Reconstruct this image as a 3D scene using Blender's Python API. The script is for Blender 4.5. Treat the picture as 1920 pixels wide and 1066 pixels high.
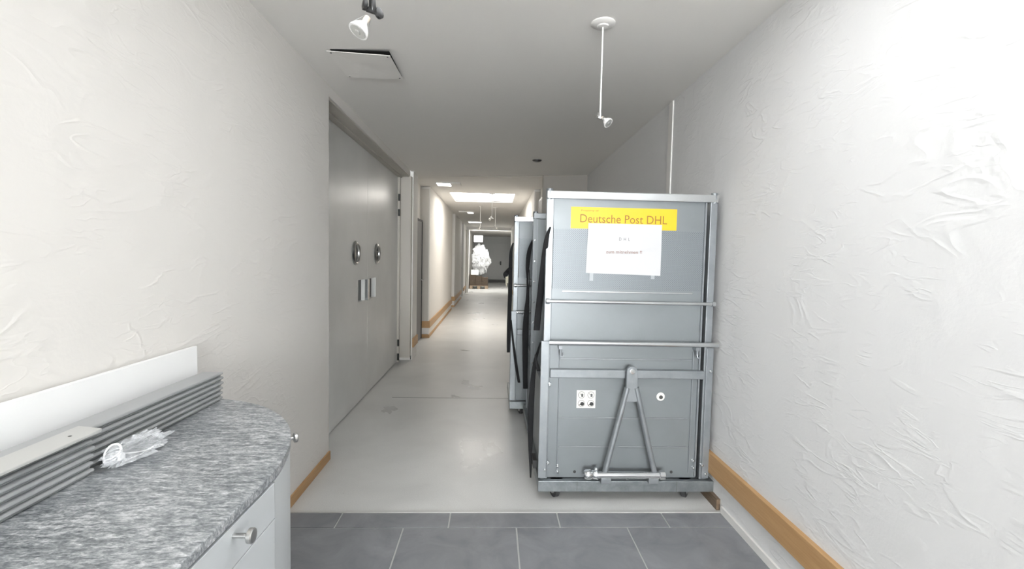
import bpy, math, random
from mathutils import Vector, Matrix
random.seed(7)
sc = bpy.context.scene
for o in list(bpy.data.objects): bpy.data.objects.remove(o, do_unlink=True)
COL = sc.collection

# ------------------------------------------------------------ camera, world, exposure, large lights
CAM_Z = 1.44
YAW, PITCH, ROLL, FPX = 0.0402, 0.05606, 0.02134, 891.7
fw = Vector((math.sin(YAW)*math.cos(PITCH), math.cos(YAW)*math.cos(PITCH), -math.sin(PITCH)))
rt = Vector((math.cos(YAW), -math.sin(YAW), 0)); dn = fw.cross(rt)
c_, s_ = math.cos(ROLL), math.sin(ROLL)
rt2 = c_*rt - s_*dn; dn2 = c_*dn + s_*rt
cd = bpy.data.cameras.new('camera'); cam = bpy.data.objects.new('camera', cd); COL.objects.link(cam)
cd.sensor_width = 36; cd.lens = FPX/1920*36; cd.clip_start = 0.02
up = -dn2; bk = -fw
cam.matrix_world = Matrix(((rt2.x, up.x, bk.x, 0), (rt2.y, up.y, bk.y, 0), (rt2.z, up.z, bk.z, CAM_Z), (0, 0, 0, 1)))
sc.camera = cam
w = bpy.data.worlds.new('World'); sc.world = w; w.use_nodes = True
w.node_tree.nodes['Background'].inputs[0].default_value = (0.85, 0.92, 1, 1)
w.node_tree.nodes['Background'].inputs[1].default_value = 1.0
sc.view_settings.view_transform = 'Standard'; sc.view_settings.look = 'None'
sc.view_settings.gamma = 1; sc.view_settings.use_curve_mapping = False
sc.view_settings.exposure = 1.27
SKY_NEAR, SKY_MID, SKY_FAR, WIN_BACK = 2.0, 3.8, 5.0, 24.0

# ------------------------------------------------------------ mesh helpers
class MB:
    def __init__(s): s.v = []; s.f = []
    def add(s, vs, fs):
        n = len(s.v); s.v += [tuple(p) for p in vs]; s.f += [[n+i for i in f] for f in fs]; return s
    def box(s, x0, x1, y0, y1, z0, z1):
        return s.add([(x0,y0,z0),(x1,y0,z0),(x1,y1,z0),(x0,y1,z0),(x0,y0,z1),(x1,y0,z1),(x1,y1,z1),(x0,y1,z1)],
                     [(0,3,2,1),(4,5,6,7),(0,1,5,4),(1,2,6,5),(2,3,7,6),(3,0,4,7)])
    def prism(s, poly, axis, a0, a1):
        # poly: 2d points; axis 'x': (y,z), 'y': (x,z), 'z': (x,y)
        def P(p, a):
            return {'x': (a, p[0], p[1]), 'y': (p[0], a, p[1]), 'z': (p[0], p[1], a)}[axis]
        n = len(poly)
        vs = [P(p, a0) for p in poly] + [P(p, a1) for p in poly]
        fs = [tuple(range(n)), tuple(range(2*n-1, n-1, -1))] + [(i, i+n, (i+1) % n+n, (i+1) % n) for i in range(n)]
        return s.add(vs, fs)
    def lathe(s, o, d, prof, n=20):
        o = Vector(o); d = Vector(d).normalized()
        a = d.orthogonal().normalized(); b = d.cross(a)
        vs = []; fs = []
        for t, r in prof:
            for i in range(n):
                th = 2*math.pi*i/n
                vs.append(o + d*t + a*(r*math.cos(th)) + b*(r*math.sin(th)))
        for k in range(len(prof)-1):
            for i in range(n):
                j = (i+1) % n
                fs.append((k*n+i, k*n+j, (k+1)*n+j, (k+1)*n+i))
        fs.append(tuple(range(n-1, -1, -1))); fs.append(tuple((len(prof)-1)*n+i for i in range(n)))
        return s.add(vs, fs)
    def cyl(s, p0, p1, r, n=14):
        p0 = Vector(p0); p1 = Vector(p1)
        return s.lathe(p0, p1-p0, [(0, r), ((p1-p0).length, r)], n)
    def bar(s, p0, p1, wd, th, side=(0,1,0)):
        # rectangular bar between two points, th along side
        p0 = Vector(p0); p1 = Vector(p1); d = (p1-p0).normalized(); e = Vector(side).normalized(); g = d.cross(e).normalized()
        vs = [p + g*(a*wd/2) + e*(b*th/2) for p in (p0, p1) for a, b in ((-1,-1),(1,-1),(1,1),(-1,1))]
        return s.add(vs, [(3,2,1,0),(4,5,6,7),(0,1,5,4),(1,2,6,5),(2,3,7,6),(3,0,4,7)])
    def path(s, pts, r, n=8):
        pts = [Vector(p) for p in pts]; vs = []; fs = []
        for k, p in enumerate(pts):
            t = (pts[min(k+1, len(pts)-1)] - pts[max(k-1, 0)]).normalized()
            a = t.cross(Vector((0.13, 0.97, 0.2))).normalized(); b = t.cross(a)
            rr = r[k] if isinstance(r, (list, tuple)) else r
            if not isinstance(rr, tuple): rr = (rr, rr)
            for i in range(n):
                th = 2*math.pi*i/n
                vs.append(p + a*(rr[0]*math.cos(th)) + b*(rr[1]*math.sin(th)))
        for k in range(len(pts)-1):
            for i in range(n):
                j = (i+1) % n
                fs.append((k*n+i, k*n+j, (k+1)*n+j, (k+1)*n+i))
        fs.append(tuple(range(n-1, -1, -1))); fs.append(tuple((len(pts)-1)*n+i for i in range(n)))
        return s.add(vs, fs)
    def build(s, name, mat, parent=None, bevel=0, smooth=False, loc=(0,0,0)):
        L = Vector(loc)
        me = bpy.data.meshes.new(name)
        me.from_pydata([tuple(Vector(p)-L) for p in s.v], [], s.f); me.update()
        import bmesh
        bm = bmesh.new(); bm.from_mesh(me); bmesh.ops.recalc_face_normals(bm, faces=bm.faces); bm.to_mesh(me); bm.free()
        me.materials.append(mat)
        o = bpy.data.objects.new(name, me); COL.objects.link(o); o.location = L
        if parent: o.parent = parent
        if smooth:
            for p in me.polygons: p.use_smooth = True
            m = o.modifiers.new('edge_split', 'EDGE_SPLIT'); m.split_angle = math.radians(38)
        if bevel:
            m = o.modifiers.new('bevel', 'BEVEL'); m.width = bevel; m.segments = 2; m.limit_method = 'ANGLE'; m.angle_limit = math.radians(50)
        return o

def catmull(pts, k=5):
    P = [Vector(p) for p in pts]; out = []
    for i in range(len(P)-1):
        a, b, c, d = P[max(i-1,0)], P[i], P[i+1], P[min(i+2,len(P)-1)]
        for j in range(k):
            t = j/k
            out.append(0.5*((2*b)+(c-a)*t+(2*a-5*b+4*c-d)*t*t+(3*b-a-3*c+d)*t**3))
    out.append(P[-1]); return out

def thing(name, label, cat, loc=(0,0,0), group=None, kind=None):
    o = bpy.data.objects.new(name, None); COL.objects.link(o); o.location = loc; o.empty_display_size = 0.1
    if kind: o['kind'] = kind
    return tag(o, label, cat, group)
def tag(o, label, cat, group=None):
    o['label'] = label; o['category'] = cat
    if group: o['group'] = group
    return o
def struct(name, mb, mat, label=None, bevel=0):
    o = mb.build(name, mat, bevel=bevel); o['kind'] = 'structure'
    if label: o['label'] = label
    o['category'] = name.split('_')[0].split('.')[0]
    return o

# ------------------------------------------------------------ materials
def new_mat(name, col=(.8,.8,.8), rough=.5, metal=0, spec=.5):
    m = bpy.data.materials.new(name); m.use_nodes = True
    b = m.node_tree.nodes['Principled BSDF']
    b.inputs['Base Color'].default_value = (*col, 1); b.inputs['Roughness'].default_value = rough
    b.inputs['Metallic'].default_value = metal; b.inputs['Specular IOR Level'].default_value = spec
    return m, m.node_tree, b
def nd(nt, t, **k):
    n = nt.nodes.new(t)
    for a, v in k.items():
        if a in n.inputs: n.inputs[a].default_value = v
        else: setattr(n, a, v)
    return n
def noise(nt, scale, detail=3, dist=0.0, stretch=None, rough=.5, rot=(0,0,0)):
    tc = nd(nt, 'ShaderNodeTexCoord'); mp = nd(nt, 'ShaderNodeMapping')
    mp.inputs['Scale'].default_value = stretch or (1,1,1); mp.inputs['Rotation'].default_value = rot
    nt.links.new(tc.outputs['Object'], mp.inputs[0])
    n = nd(nt, 'ShaderNodeTexNoise'); n.inputs['Scale'].default_value = scale; n.inputs['Detail'].default_value = detail
    n.inputs['Distortion'].default_value = dist; n.inputs['Roughness'].default_value = rough
    nt.links.new(mp.outputs[0], n.inputs['Vector']); return n
def ramp(nt, src, stops):
    r = nd(nt, 'ShaderNodeValToRGB'); e = r.color_ramp.elements
    e[0].position, e[0].color = stops[0][0], (*stops[0][1], 1); e[1].position, e[1].color = stops[-1][0], (*stops[-1][1], 1)
    for p, c in stops[1:-1]:
        x = e.new(p); x.color = (*c, 1)
    nt.links.new(src, r.inputs[0]); return r
def g(v): return (v, v, v)
def bump(nt, b, src, strength, dist):
    n = nd(nt, 'ShaderNodeBump'); n.inputs['Strength'].default_value = strength; n.inputs['Distance'].default_value = dist
    nt.links.new(src, n.inputs['Height']); nt.links.new(n.outputs[0], b.inputs['Normal'])
def math_(nt, op, a, b=None):
    n = nd(nt, 'ShaderNodeMath'); n.operation = op
    for i, x in enumerate((a, b)):
        if x is None: continue
        if isinstance(x, (int, float)): n.inputs[i].default_value = x
        else: nt.links.new(x, n.inputs[i])
    return n.outputs[0]

def plaster(name, col, amount):
    m, nt, b = new_mat(name, col, .75, spec=.25)
    def strokes(rot, sc_, seedoff):
        n1 = noise(nt, sc_, 2.5, .7, (1, .8, 2.4), .5, (rot, 0, 0))
        r = math_(nt, 'ABSOLUTE', math_(nt, 'SUBTRACT', n1.outputs[0], .5 + seedoff))
        rid = ramp(nt, r, [(0, g(1)), (.05, g(0))])
        mask = noise(nt, 1.7+sc_*.2, 2, .4, (1, 1.2, 1), .5, (rot+.9, 0, 0))
        mk = ramp(nt, mask.outputs[0], [(.47, g(0)), (.62, g(1))])
        return math_(nt, 'MULTIPLY', rid.outputs[0], mk.outputs[0])
    s1 = strokes(.6, 3.2, 0); s2 = strokes(-.5, 4.6, .04); s3 = strokes(1.1, 8, -.03)
    tot = math_(nt, 'ADD', math_(nt, 'ADD', s1, s2), math_(nt, 'MULTIPLY', s3, .6))
    big = noise(nt, 5, 5, .6); fine = noise(nt, 90, 3)
    tot = math_(nt, 'ADD', math_(nt, 'MULTIPLY', tot, .55), math_(nt, 'ADD', math_(nt, 'MULTIPLY', big.outputs[0], 1.6), math_(nt, 'MULTIPLY', fine.outputs[0], .22)))
    bump(nt, b, tot, amount, .006)
    return m
M = {}
M['wall_r'] = plaster('rough_white_plaster', (.74,.738,.733), .46)
M['wall_l'] = plaster('soft_white_plaster', (.78,.757,.72), .32)
def paint(name, col, rough=.6, b_=.15, spec=.3):
    m, nt, b = new_mat(name, col, rough, spec=spec)
    bump(nt, b, noise(nt, 120, 3).outputs[0], b_, .002); return m
M['ceil'] = paint('ceiling_paint', (.84,.82,.785), .8)
M['white'] = paint('white_paint', (.80,.785,.755), .6)
M['beige'] = paint('beige_painted_steel', (.55,.52,.47), .5, .05)
M['ltpanel'] = paint('white_panel', (.93,.93,.92), .5, .03)
M['dark'] = paint('hole_shade', (.02,.02,.02), .8, 0)
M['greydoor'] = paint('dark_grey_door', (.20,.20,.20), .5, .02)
M['enddoor'] = paint('grey_end_door', (.80,.81,.80), .5, .02)
# grey door leaves
m, nt, b = new_mat('grey_satin_door', (.36,.37,.365), .30, .0, .6)
n_ = noise(nt, 2.2, 4); r_ = ramp(nt, n_.outputs[0], [(.3, (.72,.725,.71)), (.7, (.79,.795,.78))]); nt.links.new(r_.outputs[0], b.inputs['Base Color'])
bump(nt, b, noise(nt, 300, 2).outputs[0], .12, .0008); M['door'] = m
# vinyl floor
m, nt, b = new_mat('grey_vinyl_floor', (.40,.40,.39), .33, 0, .4)
n1 = noise(nt, 220, 2); n2 = noise(nt, 1.6, 6, .4); n3 = noise(nt, 38, 4, 0, (1,1,1), .7)
mixa = nd(nt, 'ShaderNodeMix', data_type='RGBA')
ra = ramp(nt, n1.outputs[0], [(.3, (.64,.64,.625)), (.7, (.74,.74,.725))]); rb = ramp(nt, n2.outputs[0], [(.3, g(.86)), (.7, g(1.05))])
rc = ramp(nt, n3.outputs[0], [(.24, g(.82)), (.34, g(1))])
mm = nd(nt, 'ShaderNodeVectorMath', operation='MULTIPLY'); nt.links.new(ra.outputs[0], mm.inputs[0]); nt.links.new(rb.outputs[0], mm.inputs[1])
mm2 = nd(nt, 'ShaderNodeVectorMath', operation='MULTIPLY'); nt.links.new(mm.outputs[0], mm2.inputs[0]); nt.links.new(rc.outputs[0], mm2.inputs[1])
nt.links.new(mm2.outputs[0], b.inputs['Base Color'])
rr = ramp(nt, n2.outputs[0], [(.3, g(.26)), (.7, g(.42))]); nt.links.new(rr.outputs[0], b.inputs['Roughness'])
bump(nt, b, n1.outputs[0], .08, .001); M['floor'] = m
# slate tile
m, nt, b = new_mat('dark_slate_tile', (.09,.095,.105), .42, 0, .4)
n1 = noise(nt, 5, 7, .8, None, .6); r1 = ramp(nt, n1.outputs[0], [(.3, (.18,.185,.20)), (.7, (.27,.275,.29))]); nt.links.new(r1.outputs[0], b.inputs['Base Color'])
bump(nt, b, noise(nt, 60, 5).outputs[0], .15, .002); M['tile'] = m
M['grout'] = paint('light_grout', (.50,.50,.49), .8)
# wood
def wood(name, c1, c2, st=(30,1.2,30)):
    m, nt, b = new_mat(name, c1, .45, 0, .4)
    n1 = noise(nt, 2.2, 5, 1.5, st); r1 = ramp(nt, n1.outputs[0], [(.3, c1), (.7, c2)]); nt.links.new(r1.outputs[0], b.inputs['Base Color'])
    bump(nt, b, n1.outputs[0], .1, .001); return m
M['oak'] = wood('oak_rail', (.46,.27,.115), (.54,.33,.155))
M['pallet'] = wood('pallet_wood', (.30,.22,.15), (.42,.33,.24), (20,20,2))
M['brownbase'] = wood('brown_baseboard', (.13,.09,.06), (.20,.14,.09))
# metals
def metal(name, col, rough, mt=.8, var=.12, sc_=14):
    m, nt, b = new_mat(name, col, rough, mt, .5)
    n1 = noise(nt, sc_, 6, .4, (1,1,1), .65)
    r1 = ramp(nt, n1.outputs[0], [(.25, tuple(c*(1-var) for c in col)), (.75, tuple(min(1,c*(1+var)) for c in col))]); nt.links.new(r1.outputs[0], b.inputs['Base Color'])
    r2 = ramp(nt, n1.outputs[0], [(.25, g(rough*.8)), (.75, g(rough*1.25))]); nt.links.new(r2.outputs[0], b.inputs['Roughness'])
    bump(nt, b, n1.outputs[0], .08, .002); return m
M['galv'] = metal('galvanised_steel', (.245,.262,.275), .36, .5)
M['galvpanel'] = metal('galvanised_sheet', (.195,.212,.222), .36, .3, .05, 5)
M['zinc'] = metal('bright_zinc', (.62,.64,.65), .2, .9, .03)
M['worn'] = metal('worn_zinc_bed', (.24,.26,.27), .38, .75, .25, 22)
M['chrome'] = new_mat('chrome', (.78,.78,.78), .12, 1)[0]
M['brushed'] = new_mat('brushed_nickel', (.55,.55,.54), .3, 1)[0]
M['blackmetal'] = new_mat('dark_metal', (.05,.05,.05), .35, .7)[0]
M['alu'] = metal('grey_aluminium', (.42,.43,.435), .40, .25, .08, 6)
M['cup'] = new_mat('recess_steel', (.13,.13,.125), .5, .6)[0]
# perforated sheet
m, nt, b = new_mat('perforated_sheet', (.5,.52,.54), .40, .3)
tc = nd(nt, 'ShaderNodeTexCoord'); sx = nd(nt, 'ShaderNodeSeparateXYZ'); nt.links.new(tc.outputs['Object'], sx.inputs[0])
P_ = 2*math.pi/.0115
sa = math_(nt, 'SINE', math_(nt, 'MULTIPLY', sx.outputs[0], P_)); sb = math_(nt, 'SINE', math_(nt, 'MULTIPLY', sx.outputs[2], P_))
pr = math_(nt, 'MULTIPLY', sa, sb); hole = ramp(nt, pr, [(.25, g(0)), (.45, g(1))])
mx = nd(nt, 'ShaderNodeMix', data_type='RGBA'); mx.inputs['A'].default_value = (.20,.22,.235,1); mx.inputs['B'].default_value = (.09,.10,.11,1)
nt.links.new(hole.outputs[0], mx.inputs['Factor']); nt.links.new(mx.outputs['Result'], b.inputs['Base Color']); M['perf'] = m
# fabrics, plastics
m, nt, b = new_mat('black_webbing', (.012,.012,.013), .75, 0, .3); bump(nt, b, noise(nt, 350, 3, 0, (1,1,4)).outputs[0], .5, .002); M['strap'] = m
M['rubber'] = new_mat('black_rubber', (.03,.03,.032), .55)[0]
M['wheelgrey'] = new_mat('grey_wheel_hub', (.25,.25,.25), .45)[0]
M['yellow'] = new_mat('yellow_sticker', (.74,.46,.004), .4)[0]
M['ink'] = new_mat('brown_ink', (.26,.12,.008), .5)[0]
M['greyink'] = new_mat('grey_ink', (.14,.14,.14), .6)[0]
M['redink'] = new_mat('faded_ink', (.24,.13,.10), .6)[0]
M['paper'] = paint('paper', (.54,.54,.545), .6, .02)
M['tape'] = new_mat('clear_tape', (.36,.38,.40), .25)[0]
M['sticker'] = new_mat('cream_sticker', (.78,.76,.70), .4)[0]
M['blackdot'] = new_mat('black_dot', (.03,.03,.03), .5)[0]
M['lam'] = paint('grey_laminate', (.55,.575,.585), .38, .02, .5)
M['cardboard'] = paint('brown_cardboard', (.10,.075,.055), .8)
M['tagpaper'] = paint('beige_tag', (.55,.52,.40), .7)
M['cable'] = new_mat('white_cable', (.85,.85,.85), .35)[0]
# granite
m, nt, b = new_mat('grey_streaked_granite', (.4,.4,.4), .34, 0, .45)
n1 = noise(nt, 30, 6, .5, (1, 3.2, 2.5), .75, (0,0,.30)); n2 = noise(nt, 120, 3, 0, (1,1.6,1), .6); n3 = noise(nt, 3, 3, 0, (1,2,1))
mixn = math_(nt, 'ADD', math_(nt, 'MULTIPLY', n1.outputs[0], .62), math_(nt, 'ADD', math_(nt, 'MULTIPLY', n2.outputs[0], .23), math_(nt, 'MULTIPLY', n3.outputs[0], .15)))
r1 = ramp(nt, mixn, [(.35, (.06,.07,.08)), (.45, (.18,.195,.205)), (.52, (.33,.345,.355)), (.62, (.66,.67,.68))])
nt.links.new(r1.outputs[0], b.inputs['Base Color']); M['granite'] = m
# thin plastic film
def film(name, col, alpha, rough):
    m, nt, b = new_mat(name, col, rough, 0, .6)
    b.inputs['Alpha'].default_value = alpha; return m
M['bag'] = film('clear_bag_plastic', (.8,.82,.84), .30, .12)
M['wrap'] = new_mat('white_stretch_film', (.56,.57,.58), .25)[0]
M['bulbglass'] = new_mat('frosted_bulb_glass', (.80,.79,.77), .15)[0]
M['bulbface'] = new_mat('bulb_reflector', (.55,.55,.53), .2, .7)[0]
M['ceramic'] = new_mat('lamp_ceramic', (.62,.54,.46), .5)[0]
def emit(name, col, s):
    m = bpy.data.materials.new(name); m.use_nodes = True; nt = m.node_tree; nt.nodes.clear()
    e = nt.nodes.new('ShaderNodeEmission'); e.inputs[0].default_value = (*col, 1); e.inputs[1].default_value = s
    o = nt.nodes.new('ShaderNodeOutputMaterial'); nt.links.new(e.outputs[0], o.inputs[0]); return m
M['sky_near'] = emit('daylight_near', (.97,.985,1), SKY_NEAR)
M['sky_mid'] = emit('daylight_mid', (1,.955,.89), SKY_MID)
M['sky_far'] = emit('daylight_far', (1,.99,.96), SKY_FAR)
M['win_back'] = emit('daylight_window', (.95,.98,1), WIN_BACK)
M['panel_glow'] = emit('ceiling_glow', (1,.97,.92), 2.2)  # glow for the slim light strip and for glare on two access panels

# ------------------------------------------------------------ setting
WL, WR, WRF = -1.13, 1.345, 1.375
def cz(x): return 2.575 + (x+1.13)*.034
struct('wall_left', MB().box(-1.45, WL, -6.1, 3.32, 0, 2.72).box(-1.45, WL, 3.32, 6.47, 2.50, 2.72), M['wall_l'], 'near white plaster wall left of the cabinet, running over the double door')
struct('wall_left', MB().box(-1.45, -1.40, 3.32, 6.47, 0, 2.5).box(-1.45, -1.10, 6.56, 6.93, 0, 2.62), M['white'], 'white wall end just past the grey double door')
struct('wall_right', MB().box(WR, 1.6, -6.1, 6.93, 0, 2.85), M['wall_r'], 'rough trowelled white plaster wall on the right')
struct('wall_right', MB().box(.70, WR, 6.93, 7.05, 0, 2.72), paint('taupe_paint', (.34,.32,.29), .7), 'beige return wall behind the roll containers')
struct('wall_left', MB().box(-1.45, -1.28, 6.93, 8.4, 0, 2.66).box(-1.45, -1.12, 8.4, 12.9, 0, 2.66), M['wall_l'], 'bright corridor wall under the skylight, left side')
struct('wall_left', MB().box(-1.45, -1.30, 12.9, 13.6, 0, 2.66).box(-1.45, -1.10, 13.6, 16.5, 0, 2.66), M['white'], 'second stretch of the left corridor wall')
struct('wall_left', MB().box(-1.45, -1.22, 16.5, 17.6, 0, 2.66).box(-1.45, -1.10, 17.6, 19.2, 0, 2.66), M['white'], 'third stretch of the left corridor wall')
struct('wall_right', MB().box(.80, 1.05, 7.05, 8.4, 0, 2.66).box(.70, 1.05, 8.4, 19.2, 0, 2.66), M['white'], 'right wall of the far corridor')
struct('wall_far', MB().box(-1.45, -1.0, 19.2, 19.4, 0, 2.66).box(.70, 1.2, 19.2, 19.4, 0, 2.66).box(-1.0, .70, 19.2, 19.4, 2.53, 2.66), M['white'], 'wall with the open passage at the corridor end')
struct('wall_left', MB().box(-1.45, -1.10, 19.4, 27.6, 0, 2.66), M['white'], 'left wall of the last room')
struct('wall_right', MB().box(.98, 1.2, 19.4, 27.6, 0, 2.66), M['white'], 'right wall of the last room')
struct('wall_end', MB().box(-1.45, 1.2, 27.6, 27.8, 0, 2.72), M['enddoor'], 'grey end wall of the last room')
struct('wall_back', MB().box(-1.45, 1.6, -6.15, -6, 0, .85).box(-1.45, 1.6, -6.15, -6, 2.4, 2.9).box(-1.45, -1.05, -6.15, -6, .85, 2.4).box(1.25, 1.6, -6.15, -6, .85, 2.4), M['wall_l'])
wn = thing('window_1', 'wide window in the wall behind the viewer', 'window', (.1,-6.08,.85), kind='structure')
MB().box(-1.15, 1.15, -.01, .01, 0, 1.55).build('pane', M['win_back'], wn)
MB().box(-1.15, -1.10, -.03, .05, 0, 1.55).box(1.10, 1.15, -.03, .05, 0, 1.55).box(-1.10, 1.10, -.03, .05, 0, .05).box(-1.10, 1.10, -.03, .05, 1.50, 1.55).box(-.02, .02, -.03, .05, .05, 1.50).build('window_frame', M['white'], wn)

# ceiling of the near hall, with the opening for the skylight above the viewer
def ceil_slab(mb, x0, x1, y0, y1, t=.12):
    mb.add([(x0,y0,cz(x0)),(x1,y0,cz(x1)),(x1,y1,cz(x1)),(x0,y1,cz(x0)),(x0,y0,cz(x0)+t+.2),(x1,y0,cz(x1)+t+.1),(x1,y1,cz(x1)+t+.1),(x0,y1,cz(x0)+t+.2)],
           [(0,3,2,1),(4,5,6,7),(0,1,5,4),(1,2,6,5),(2,3,7,6),(3,0,4,7)])
SX0, SX1, SY0, SY1 = -.15, .95, .0, 1.98
mb = MB(); ceil_slab(mb, WL, WR, -6.1, SY0); ceil_slab(mb, WL, WR, SY1, 6.93); ceil_slab(mb, WL, SX0, SY0, SY1); ceil_slab(mb, SX1, WR, SY0, SY1)
struct('ceiling', mb, M['ceil'], 'grey-white ceiling of the near hall')
mb = MB().box(-1.3, .80, 6.93, 9.1, 2.645, 2.8).box(-1.3, .98, 10.5, 20.3, 2.645, 2.8).box(-1.3, -.85, 9.1, 10.5, 2.645, 2.8).box(.39, .80, 9.1, 10.5, 2.645, 2.8).box(-1.3, .98, 21.6, 27.6, 2.645, 2.8)
mb.box(-1.3, -.95, 20.3, 21.6, 2.645, 2.8).box(.65, .98, 20.3, 21.6, 2.645, 2.8)
struct('ceiling', mb, M['ceil'], 'ceiling of the far corridor with skylight openings')
def skylight(label, x0, x1, y0, y1, z0, mat, h=.3):
    t = thing('skylight', label, 'skylight', ((x0+x1)/2, (y0+y1)/2, z0))
    a, b_ = (x1-x0)/2, (y1-y0)/2
    MB().box(-a, a, -b_, b_, h, h+.02).build('diffuser_pane', mat, t)
    MB().box(-a-.02, -a, -b_-.02, b_+.02, .005, h+.02).box(a, a+.02, -b_-.02, b_+.02, .005, h+.02).box(-a, a, -b_-.02, -b_, .005, h+.02).box(-a, a, b_, b_+.02, .005, h+.02).build('shaft_frame', M['ltpanel'], t)
    return t
skylight('large skylight in the near ceiling above the viewer', SX0, SX1, SY0, SY1, 2.68, M['sky_near'], .03)
skylight('bright rectangular skylight in the corridor ceiling, before the hanging spotlights', -.85, .39, 9.1, 10.5, 2.65, M['sky_mid'], .02)
skylight('narrow bright skylight strip just beyond the far passage', -.95, .65, 20.3, 21.6, 2.65, M['sky_far'], .02)

# floors
struct('floor', MB().box(-1.45, 1.6, 2.632, 27.7, -.1, 0), M['floor'], 'grey speckled vinyl floor of the corridor')
struct('floor', MB().box(-1.45, 1.6, -6.1, 2.614, -.1, -.004), M['grout'], 'light grout bed under the dark tiles')
mb = MB(); G = .004
def tile(x0, x1, y0, y1):
    mb.box(max(x0+G, WL+.002), min(x1-G, WR-.004), y0+G, y1-G, -.02, 0)
for k in range(-2, 5): tile(-.813+.6*(k-1)+0, -.813+.6*k, 2.466, 2.614) if -.813+.6*k > WL+.02 and -.813+.6*(k-1) < WR-.02 else None
for r in range(14):
    y1 = 2.466-.6*r; off = -.45 if r % 2 == 0 else -.15
    for k in range(-2, 4):
        x0 = off+.6*k
        if x0+.6 > WL+.02 and x0 < WR-.02: tile(x0, x0+.6, max(y1-.6, -6.0), y1)
struct('floor', mb, M['tile'], 'dark slate floor tiles with light joints in the foreground', bevel=.0008)
struct('trim_1', MB().box(WL, WR, 2.614, 2.632, -.05, .003), new_mat('threshold_strip', (.62,.62,.60), .4, .3)[0], 'pale threshold strip between the tiles and the vinyl floor')
# floor seam line in the vinyl
struct('trim_2', MB().box(-1.0, .9, 4.795, 4.803, -.01, .0012), new_mat('floor_weld', (.20,.20,.195), .6)[0], 'thin dark weld seam across the vinyl floor')

# rails and baseboards
def rail(side, x, y0, y1, z0=.175, z1=.297, th=.022, name='trim_3', label=None):
    a, b_ = (x, x+th) if side == 'L' else (x-th, x)
    return struct(name, MB().box(a, b_, y0, y1, z0, z1), M['oak'], label, bevel=.002)
rail('R', WR, -2, 6.93, label='oak bumper rail along the rough right wall', th=.026)
rail('L', -1.10, 6.56, 6.93, label='short oak bumper rail past the double door')
struct('trim_3', MB().box(-1.278, -1.12, 8.378, 8.4, .175, .297).box(-1.12, -1.098, 8.378, 12.9, .175, .297), M['oak'], 'oak bumper rail along the bright corridor wall', bevel=.002)
struct('trim_3', MB().box(-1.278, -1.10, 13.578, 13.6, .175, .297).box(-1.10, -1.078, 13.578, 16.5, .175, .297), M['oak'], 'oak bumper rail on the second corridor stretch', bevel=.002)
rail('L', -1.10, 17.6, 19.2, label='oak bumper rail on the last corridor stretch')
rail('R', .70, 8.4, 19.2, label='oak bumper rail on the right corridor wall')
struct('baseboard_left', MB().box(WL, WL+.012, 1.9, 3.32, 0, .06), M['oak'], 'oak baseboard between the cabinet and the double door', bevel=.001)
struct('baseboard_left', MB().box(-1.278, -1.12, 8.386, 8.4, 0, .06).box(-1.12, -1.106, 8.386, 12.9, 0, .05), M['oak'], 'oak baseboard of the bright corridor wall')
struct('baseboard_left', MB().box(-1.278, -1.10, 13.586, 13.6, 0, .05).box(-1.10, -1.086, 13.586, 16.5, 0, .05), M['oak'], 'oak baseboard of the second corridor stretch')
struct('baseboard_right', MB().box(WR-.022, WR, 2.64, 6.93, 0, .065), M['brownbase'], 'brown baseboard beside the large roll container')
struct('baseboard_right', MB().box(WR-.012, WR, -2, 2.61, 0, .04), M['white'], 'white skirting strip beside the dark tiles')
# raised strip on right wall and far return-wall jambs
struct('trim_4', MB().box(WR-.010, WR, 3.62, 3.70, .3, cz(WR)-.005), M['white'], 'raised vertical cover strip on the right wall', bevel=.003)
struct('trim_5', MB().box(-1.28, -1.135, 8.36, 8.375, .30, 2.60), M['beige'], 'beige pilaster face at the corridor side door')
struct('trim_5', MB().box(.715, .80, 8.36, 8.398, 0, 2.60), M['beige'], 'beige pilaster face above the containers')

# side doors of the corridor (seen almost edge on)
def side_door(n, label, x, y0, y1, h, sgn, mat):
    t = thing('door_%d' % n, label, 'door', (x, (y0+y1)/2, 0), kind='structure')
    L_ = (y1-y0)/2; a, b_ = (0, .04) if sgn > 0 else (-.04, 0)
    MB().box(a, b_, -L_+.03, L_-.03, .01, h).build('leaf', mat, t, bevel=.002)
    MB().box(a, b_*1.2, -L_, -L_+.03, 0, h+.03).box(a, b_*1.2, L_-.03, L_, 0, h+.03).box(a, b_*1.2, -L_+.03, L_-.03, h, h+.03).build('door_frame', M['blackmetal'], t)
    xx = .04*sgn
    MB().cyl((xx, L_-.12, 1.03), (xx+.05*sgn, L_-.12, 1.03), .01).cyl((xx+.045*sgn, L_-.12, 1.03), (xx+.045*sgn, L_-.24, 1.03), .009).build('door_handle', M['brushed'], t, smooth=True)
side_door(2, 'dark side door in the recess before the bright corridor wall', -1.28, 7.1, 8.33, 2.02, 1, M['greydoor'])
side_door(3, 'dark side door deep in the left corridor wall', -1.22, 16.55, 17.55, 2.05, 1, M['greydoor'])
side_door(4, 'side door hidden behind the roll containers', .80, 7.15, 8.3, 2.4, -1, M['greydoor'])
struct('trim_6', MB().box(-1.10, -1.06, 18.9, 19.2, 0, 2.5), M['beige'], 'beige jamb at the end of the left corridor wall')

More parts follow.
